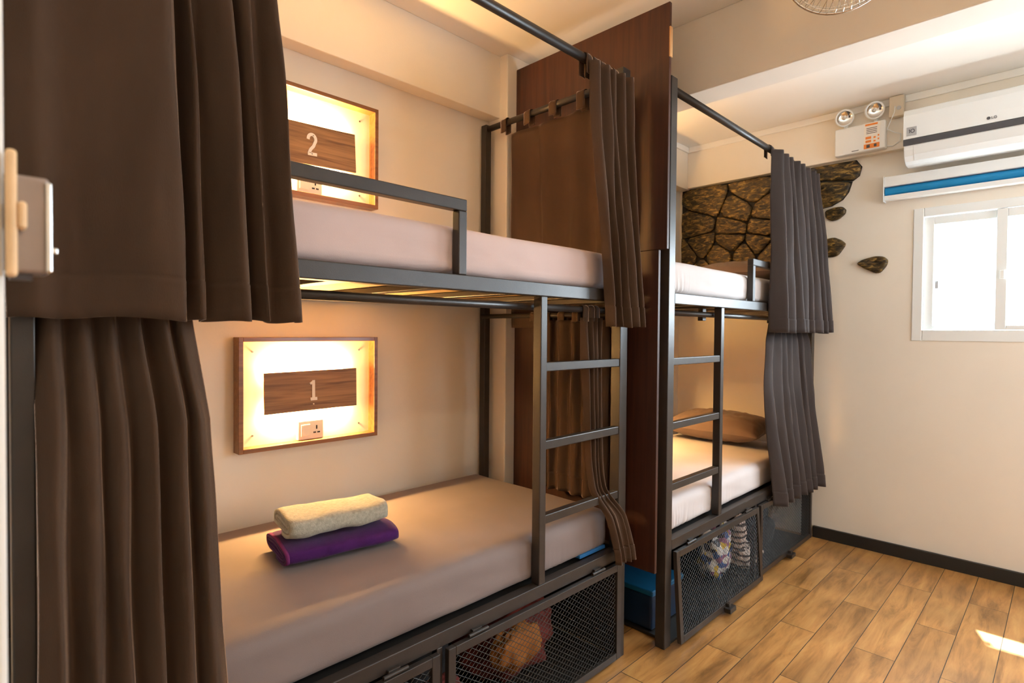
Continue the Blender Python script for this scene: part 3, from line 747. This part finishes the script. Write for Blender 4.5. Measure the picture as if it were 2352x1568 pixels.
def stone(mb, poly, x, d, seed):
    """a bevelled lumpy stone standing d proud of plane x (towards -X); poly in (y,z)"""
    if area2(poly) < 0: poly = poly[::-1]
    for _ in range(1 if len(poly) < 7 else 2):
        poly = [tuple(Vector(poly[i])*(1-t)+Vector(poly[(i+1) % len(poly)])*t) for i in range(len(poly)) for t in (.18, .82)]
    P = densify(poly, .03, .004, seed); n = len(P)
    cx = sum(p[0] for p in P)/n; cy = sum(p[1] for p in P)/n
    rings = [(0, 0), (d*.55, 0), (d*.93, .004), (d*1.05, .015), (d*1.1, .04), (d*1.12, .075)]
    rows = []
    for (dd, s) in rings:
        row = []
        for (a, b) in P:
            ln = math.hypot(a-cx, b-cy)+1e-6; s2 = 1-min(s, ln*.8)/ln
            y = cx+(a-cx)*s2; z = cy+(b-cy)*s2
            k = 0 if dd == 0 else mnoise.noise(Vector((y*16, z*22, seed)))*d*.35*(1 if s > 0 else .2)
            row.append((x-dd-k, y, z))
        rows.append(row)
    o0 = len(mb.v); mb.grid(rows, closed_u=True)
    ci = len(mb.v); mb.v.append((x-d*1.13, cx, cy)); last = o0+(len(rings)-1)*n
    for i in range(n): mb.f.append((last+i, last+(i+1) % n, ci))
seeds = [(2.112, 2.513), (1.753, 2.553), (1.861, 2.393), (2.184, 2.322), (1.9, 2.279), (1.646, 2.362), (1.67, 2.257), (2.167, 2.174), (1.913, 2.175), (1.706, 2.126), (2.288, 2.081), (1.999, 2.056), (1.801, 2.056), (1.615, 2.039), (2.16, 1.93), (1.9, 1.9), (1.68, 1.9), (2.27, 1.78), (2.05, 1.75), (1.8, 1.74), (1.45, 2.53), (1.46, 2.40), (1.5, 2.2)]
dummy = [(1.38, 2.05), (1.4, 1.9), (1.42, 1.75), (1.28, 2.25)]
lobe_a = [(1.36, 2.632), (1.125, 2.632), (1.055, 2.630), (1.022, 2.58), (1.036, 2.52), (1.075, 2.492), (1.176, 2.508), (1.27, 2.525), (1.36, 2.53)]
lobe_b = [(1.36, 2.527), (1.27, 2.522), (1.176, 2.505), (1.078, 2.489), (1.098, 2.422), (1.134, 2.374), (1.201, 2.340), (1.28, 2.330), (1.36, 2.32)]
sm = MB(); gm = MB()
allp = seeds+dummy
for i, s0 in enumerate(seeds):
    poly = [(1.36, 1.60), (2.335, 1.60), (2.335, 2.636), (1.36, 2.636)]
    for j, t0 in enumerate(allp):
        if j == i: continue
        mx_, my_ = (s0[0]+t0[0])/2, (s0[1]+t0[1])/2
        poly = clip(poly, mx_, my_, t0[0]-s0[0], t0[1]-s0[1])
        if len(poly) < 3: break
    if len(poly) < 3: continue
    if area2(poly) < 0: poly = poly[::-1]
    gm.prism(poly, lambda a, b, k: (XE-.001-.009*k, a, b))
    stone(sm, inset(poly, .0028), XE-.008, .021, i*1.7)
for q in (lobe_a, lobe_b):
    if area2(q) < 0: q = q[::-1]
    gm.prism(q, lambda a, b, k: (XE-.001-.009*k, a, b)); stone(sm, inset(q, .003), XE-.008, .021, 77+len(q))
sc = thing('stone_cladding', 'large panel of golden brown stones on the end wall behind the far top bunk', 'wall decoration', (XE, 1.7, 1.6))
sm.build('stone_facing', M['stone'], sc, smooth=True); gm.build('grout_bed', M['grout'], sc)
for (q, lab) in (([(1.247, 2.313), (1.187, 2.332), (1.133, 2.326), (1.112, 2.305), (1.116, 2.276), (1.159, 2.243), (1.205, 2.234), (1.238, 2.263)], 'topmost of the three loose wall stones, just under the stone panel'),
                 ([(1.276, 2.092), (1.239, 2.117), (1.184, 2.123), (1.137, 2.1), (1.11, 2.073), (1.115, 2.05), (1.155, 1.997), (1.195, 1.982), (1.272, 1.986)], 'rounded loose wall stone beside the far curtain, middle of the three'),
                 ([(1.048, 1.928), (1.004, 1.957), (.934, 1.968), (.885, 1.964), (.86, 1.939), (.867, 1.905), (.903, 1.856), (.937, 1.856), (.996, 1.889)], 'lowest loose wall stone, wedge shaped, standing apart towards the window')):
    b_ = MB(); stone(b_, q, XE, .022, sum(p[0] for p in q))
    cyy = sum(p[0] for p in q)/len(q); czz = min(p[1] for p in q)
    tag(b_.build('wall_stone', M['stone'], None, origin=(XE, cyy, czz), smooth=True), lab, 'wall decoration', 'loose stones on the end wall')

# ------------------------------------------------------------------ air conditioner
ac = thing('air_conditioner', 'white wall air conditioner above the blind on the end wall', 'air conditioner', (4.32, .33, 2.50))
AY0, AY1 = -.10, .752; XB = 4.319
def extr(poly, y0, y1, name, m, parent, bev=.003, smooth=False):
    return MB().prism(poly, lambda a, b, k: (XB-a, y0+(y1-y0)*k, b)).build(name, m, parent, bevel=bev, smooth=smooth)
extr([(0, 2.50), (.06, 2.498), (.10, 2.500), (.135, 2.513), (.158, 2.54), (.17, 2.575), (.172, 2.60), (.172, 2.79), (.15, 2.822), (.0, 2.822)], AY0, AY1, 'body', M['plastic'], ac, .004)
extr([(.1725, 2.640), (.181, 2.640), (.184, 2.70), (.183, 2.78), (.168, 2.815), (.155, 2.822), (.1535, 2.8205), (.1725, 2.79)], AY0-.001, AY1+.001, 'front_panel', M['plastic'], ac, .003)
extr([(.1725, 2.602), (.178, 2.602), (.181, 2.6385), (.1725, 2.6385)], AY0-.001, AY1+.001, 'dark_strip', M['darkgrey'], ac, .001)['label'] = 'dark grey strip across the front'
extr([(.1725, 2.597), (.1755, 2.597), (.163, 2.545), (.141, 2.514), (.1385, 2.5155), (.160, 2.546)], AY0+.05, AY1-.05, 'louver', M['plastic'], ac, .001)
# badge with 10
bdg = MB().box(XB-.1865, XB-.183, .685, .735, 2.658, 2.708).build('badge', M['grey'], ac, bevel=.001)
fa = lambda a, b, d: (XB-.1865-d, .710-a, 2.683+b)
tx = MB().ribbon([(-.010, -.010), (-.010, .010)], .004, fa, .0008).ribbon([(-.014, .006), (-.010, .010)], .003, fa, .0008)
tx.ribbon([(.005+.009*math.cos(a), .010*math.sin(a)) for a in [2*PI*i/18 for i in range(19)]], .004, fa, .0008)
tx.build('badge_lettering', M['darkgrey'], bdg)
# maker's mark: round emblem and two letters
fl = lambda a, b, d: (XB-.1842-d, .335-a, 2.668+b)
lg = MB().prism([(-.018+.0085*math.cos(i*PI/8), .0085*math.sin(i*PI/8)) for i in range(16)], lambda a, b, k: fl(a, b, .001*k))
lg.ribbon([(-.004, .006), (-.004, -.006), (.004, -.006)], .0024, fl, .001)
lg.ribbon([(.012+.0065*math.cos(a), .0065*math.sin(a)) for a in [.7+1.5*PI*i/14 for i in range(15)]]+[(.018, 0), (.012, 0)], .0024, fl, .001)
lg.build('logo', M['darkgrey'], ac)

# ------------------------------------------------------------------ emergency light, junction box, blind
em = thing('emergency_light', 'white twin lamp emergency light with orange label beside the air conditioner', 'emergency light', (4.32, 1.02, 2.645))
MB().box(4.262, 4.3195, .872, 1.165, 2.652, 2.832).build('housing', M['plastic'], em, bevel=.008, seg=3)
lab = MB().box(4.2608, 4.262, .902, .992, 2.662, 2.83).build('sticker', M['paper'], em); lab['label'] = 'orange and white printed label'
og = MB().box(4.2600, 4.2608, .903, .991, 2.664, 2.694)
for (ya, yb_, za, zb_) in ((.950, .982, 2.702, 2.718), (.950, .982, 2.725, 2.741), (.925, .937, 2.702, 2.713), (.925, .937, 2.725, 2.737), (.905, .914, 2.712, 2.722), (.905, .914, 2.735, 2.745), (.915, .985, 2.812, 2.824)):
    og.box(4.2600, 4.2608, ya, yb_, za, zb_)
og.build('print', M['orange'], lab)
pk = MB()
for (ya, yb_, za, zb_) in ((.957, .976, 2.669, 2.689), (.919, .934, 2.670, 2.688)): pk.box(4.2594, 4.2600, ya, yb_, za, zb_)
for k in range(4): pk.box(4.2600, 4.2608, .918, .978, 2.760+.011*k, 2.764+.011*k)
pk.build('print_marks', M['darkgrey'], lab)
MB().box(4.2612, 4.262, 1.020, 1.062, 2.664, 2.668).build('indicator', M['darkgrey'], em)
for yy, zz in ((1.112, 2.902), (.938, 2.907)):
    dv = Vector((-.86, -.35, -.28)).normalized(); c0 = Vector((4.272, yy, zz))
    def disc(mb, off0, r0, off1, r1): return mb.tube([c0+dv*off0, c0+dv*off1], [r0, r1], 28)
    hd = disc(MB(), -.022, .034, .000, .052).build('lamp_head', M['plastic'], em, smooth=False, bevel=.003)
    ea = dv.orthogonal().normalized(); eb = dv.cross(ea)
    def ringp(off, r0, n=32): return [c0+dv*off+(ea*math.cos(2*PI*i/n)+eb*math.sin(2*PI*i/n))*r0 for i in range(n)]
    bowl = [ringp(o_, q_) for o_, q_ in ((.002, .008), (.0025, .018), (.0055, .030), (.011, .040), (.0165, .046))]
    MB().grid(bowl, closed_u=True).build('reflector', M['reflector'], hd, smooth=True)
    MB().tube(ringp(.0125, .0505), .0065, 10, closed=True).build('bezel', M['plastic'], hd, smooth=True)
    MB().tube([c0+dv*.002, c0+dv*.009, c0+dv*.014, c0+dv*.017], [.009, .011, .009, .002], 14).build('bulb', M['lens'], hd, smooth=True)
    MB().tube([c0-dv*.018, (4.30, yy-.005, zz-.045), (4.30, yy-.005, 2.834)], .012, 10).build('neck', M['plastic'], em, smooth=True)
jb = thing('junction_box', 'small beige junction box by the ceiling between emergency light and air conditioner', 'junction box', (4.30, .82, 2.835))
MB().box(4.262, 4.304, .775, .855, 2.835, 2.965).build('box', M['beige'], jb, bevel=.004)
MB().tube([(4.262, .802, 2.885), (4.2595, .802, 2.885)], .013, 16).build('knockout', M['grey'], jb)
MB().tube([(4.262, .822, 2.90), (4.256, .824, 2.86), (4.262, .85, 2.80), (4.275, .865, 2.77), (4.29, .83, 2.745), (4.30, .795, 2.73), (4.312, .80, 2.69), (4.314, .84, 2.665), (4.30, .868, 2.668)], .0028, 8).build('cable', M['plastic'], jb, smooth=True)
bl = thing('roller_blind', 'rolled white and blue window blind under the air conditioner', 'blind', (4.37, .2, 2.32))
BY0, BY1 = -1.1, .882
MB().box(4.302, 4.3695, BY0, BY1, 2.405, 2.470).build('headrail', M['plastic'], bl, bevel=.004)
MB().prism([(4.3365+.0335*math.cos(i*PI/10)*.9, 2.377+.0275*math.sin(i*PI/10)) for i in range(20)], lambda a, b, k: (a, BY0+.004+(BY1-.008-BY0)*k, b)).build('fabric_roll', M['blue'], bl, bevel=0, smooth=False)
MB().box(4.306, 4.3695, BY0, BY1, 2.318, 2.3490).build('bottom_rail', M['plastic'], bl, bevel=.004)
MB().box(4.345, 4.3695, BY0+.01, BY1-.01, 2.3490, 2.405).build('back_rail', M['plastic'], bl)
MB().box(4.300, 4.3695, BY1, BY1+.004, 2.312, 2.474).build('end_cap', M['plastic'], bl)

# ------------------------------------------------------------------ orbit fan hanging from the ceiling
fc = Vector((2.06, .545, 2.700)); R_ = .185
fn_ = thing('ceiling_fan', 'caged wire fan hanging from the ceiling above the room', 'fan', (fc.x, fc.y, H))
ax_ = Vector((-.75, -.35, -.55)).normalized(); e1 = ax_.orthogonal().normalized(); e2 = ax_.cross(e1)
def fp(th, ph): return fc+e1*(R_*math.cos(th)*math.cos(ph))+e2*(R_*math.sin(th)*math.cos(ph))+ax_*(.095*math.sin(ph))
cg = MB()
for k in range(48):
    th = 2*PI*k/48
    cg.tube([fp(th, -PI*.42+PI*.84*i/12) for i in range(13)], .0011, 5)
for ph in (-1.1, -.75, -.4, .4, .75, 1.1):
    cg.tube([fp(2*PI*i/40, ph) for i in range(40)], .0012, 5, closed=True)
cgo = cg.build('cage', M['chrome'], fn_)
MB().tube([fp(2*PI*i/48, 0) for i in range(48)], .0045, 8, closed=True).build('cage_rim', M['chrome'], cgo, smooth=True)
MB().tube([fc-ax_*.09, fc-ax_*.02], [.055, .05], 20).build('motor', M['beige'], fn_, bevel=.004)
for k in range(3):
    rows = []
    for i in range(9):
        rr_ = .03+.135*i/8; row = []
        for j in range(7):
            th = 2*PI*k/3+(-.42+.84*j/6)*(1-.1*i/8); row.append(fc+e1*rr_*math.cos(th)+e2*rr_*math.sin(th)+ax_*(.022*(j/6-.5)+.005))
        rows.append(row)
    MB().grid(rows).build('blade', M['beige'], fn_, smooth=True, solid=.003)
MB().tube([fc+ax_*.0, fc+ax_*.04], [.03, .02], 16).build('hub', M['beige'], fn_, bevel=.003)
MB().tube([fc-ax_*.07, fc-ax_*.10+Vector((0, 0, .06)), (fc.x+.09, fc.y+.04, H-.02), (fc.x+.09, fc.y+.04, H)], [.014, .014, .014, .05], 12).build('stem', M['beige'], fn_, smooth=True)

# ------------------------------------------------------------------ belongings in the lockers
def blob(name, c, sz, seed, m, bumpa, parent=None, zmin=0.017, sq=2.6, res=26, origin=None):
    mb = MB(); rows = []
    for i in range(res+1):
        ph = -PI/2+PI*i/res; row = []
        for j in range(res*2):
            th = 2*PI*j/(res*2); cp, sp_ = math.cos(ph), math.sin(ph); e = 2/sq
            f = lambda t: math.copysign(abs(t)**e, t)
            d = Vector((f(cp)*f(math.cos(th)) if False else f(cp)*f(math.cos(th)), f(cp)*f(math.sin(th)), f(sp_)))
            k = 1+bumpa*mnoise.noise(Vector((d.x*2.2+seed, d.y*2.2, d.z*2.2)))+bumpa*.5*mnoise.noise(Vector((d.x*6+seed, d.y*6, d.z*6)))
            p = Vector((c[0]+d.x*sz[0]/2*k, c[1]+d.y*sz[1]/2*k, c[2]+d.z*sz[2]/2*k)); p.z = max(p.z, zmin); row.append(p)
        rows.append(row)
    return mb.grid(rows, closed_u=True).build(name, m, parent, origin=origin or ((c[0], c[1], zmin) if parent is None else None), smooth=True)
b_ = thing('travel_bag', 'dark red and orange travel bag in the locker under the near bunk', 'bag', (1.68, 1.72, 0))
blob('body', (1.68, 1.72, .15), (.44, .34, .30), 3, M['red'], .22, b_)
blob('pocket', (1.60, 1.555, .19), (.24, .10, .16), 8, M['orangecloth'], .25, b_)
MB().tube([(1.52, 1.60, .27), (1.58, 1.56, .33), (1.70, 1.57, .35), (1.80, 1.60, .30), (1.84, 1.62, .22)], .012, 8).build('strap', M['red'], b_, smooth=True)
b_ = thing('backpack', 'small dark backpack in the far left of the locker under the near bunk', 'bag', (1.33, 1.75, 0))
blob('body', (1.27, 1.78, .15), (.24, .30, .30), 13, M['blackcloth'], .15, b_)
blob('pocket', (1.27, 1.62, .11), (.17, .08, .15), 14, M['red'], .12, b_)
b_ = thing('storage_box', 'blue plastic box in the locker beside the dark partition', 'box', (2.55, 1.75, 0))
MB().box(2.37, 2.66, 1.40, 2.10, 0.017, .185).build('box_body', M['blueshade'], b_, bevel=.012, seg=3)
MB().box(2.362, 2.668, 1.392, 2.108, .185, .212).build('lid', M['bluelit'], b_, bevel=.006)
o_ = blob('plastic_bag', (3.16, 1.46, .20), (.22, .17, .38), 21, M['print'], .22, sq=2.2)
tag(o_, 'crinkled multicoloured plastic bag behind the far locker mesh', 'bag')
b_ = thing('striped_garment', 'cream and brown striped cloth crumpled in the right far locker', 'clothing', (3.50, 1.40, 0))
blob('cloth_heap', (3.50, 1.42, .07), (.26, .16, .14), 31, M['stripes'], .25, b_); blob('cloth_fold', (3.42, 1.44, .22), (.11, .10, .24), 33, M['stripes'], .2, b_)
b_ = thing('backpack', 'black backpack in the right far locker next to the striped cloth', 'bag', (3.88, 1.62, 0))
blob('body', (3.88, 1.62, .19), (.36, .36, .37), 41, M['blackcloth'], .12, b_)
blob('pocket', (3.84, 1.43, .13), (.24, .09, .18), 43, M['blackcloth'], .12, b_)
for o in bpy.data.objects:
    if '_o' in o: del o['_o']
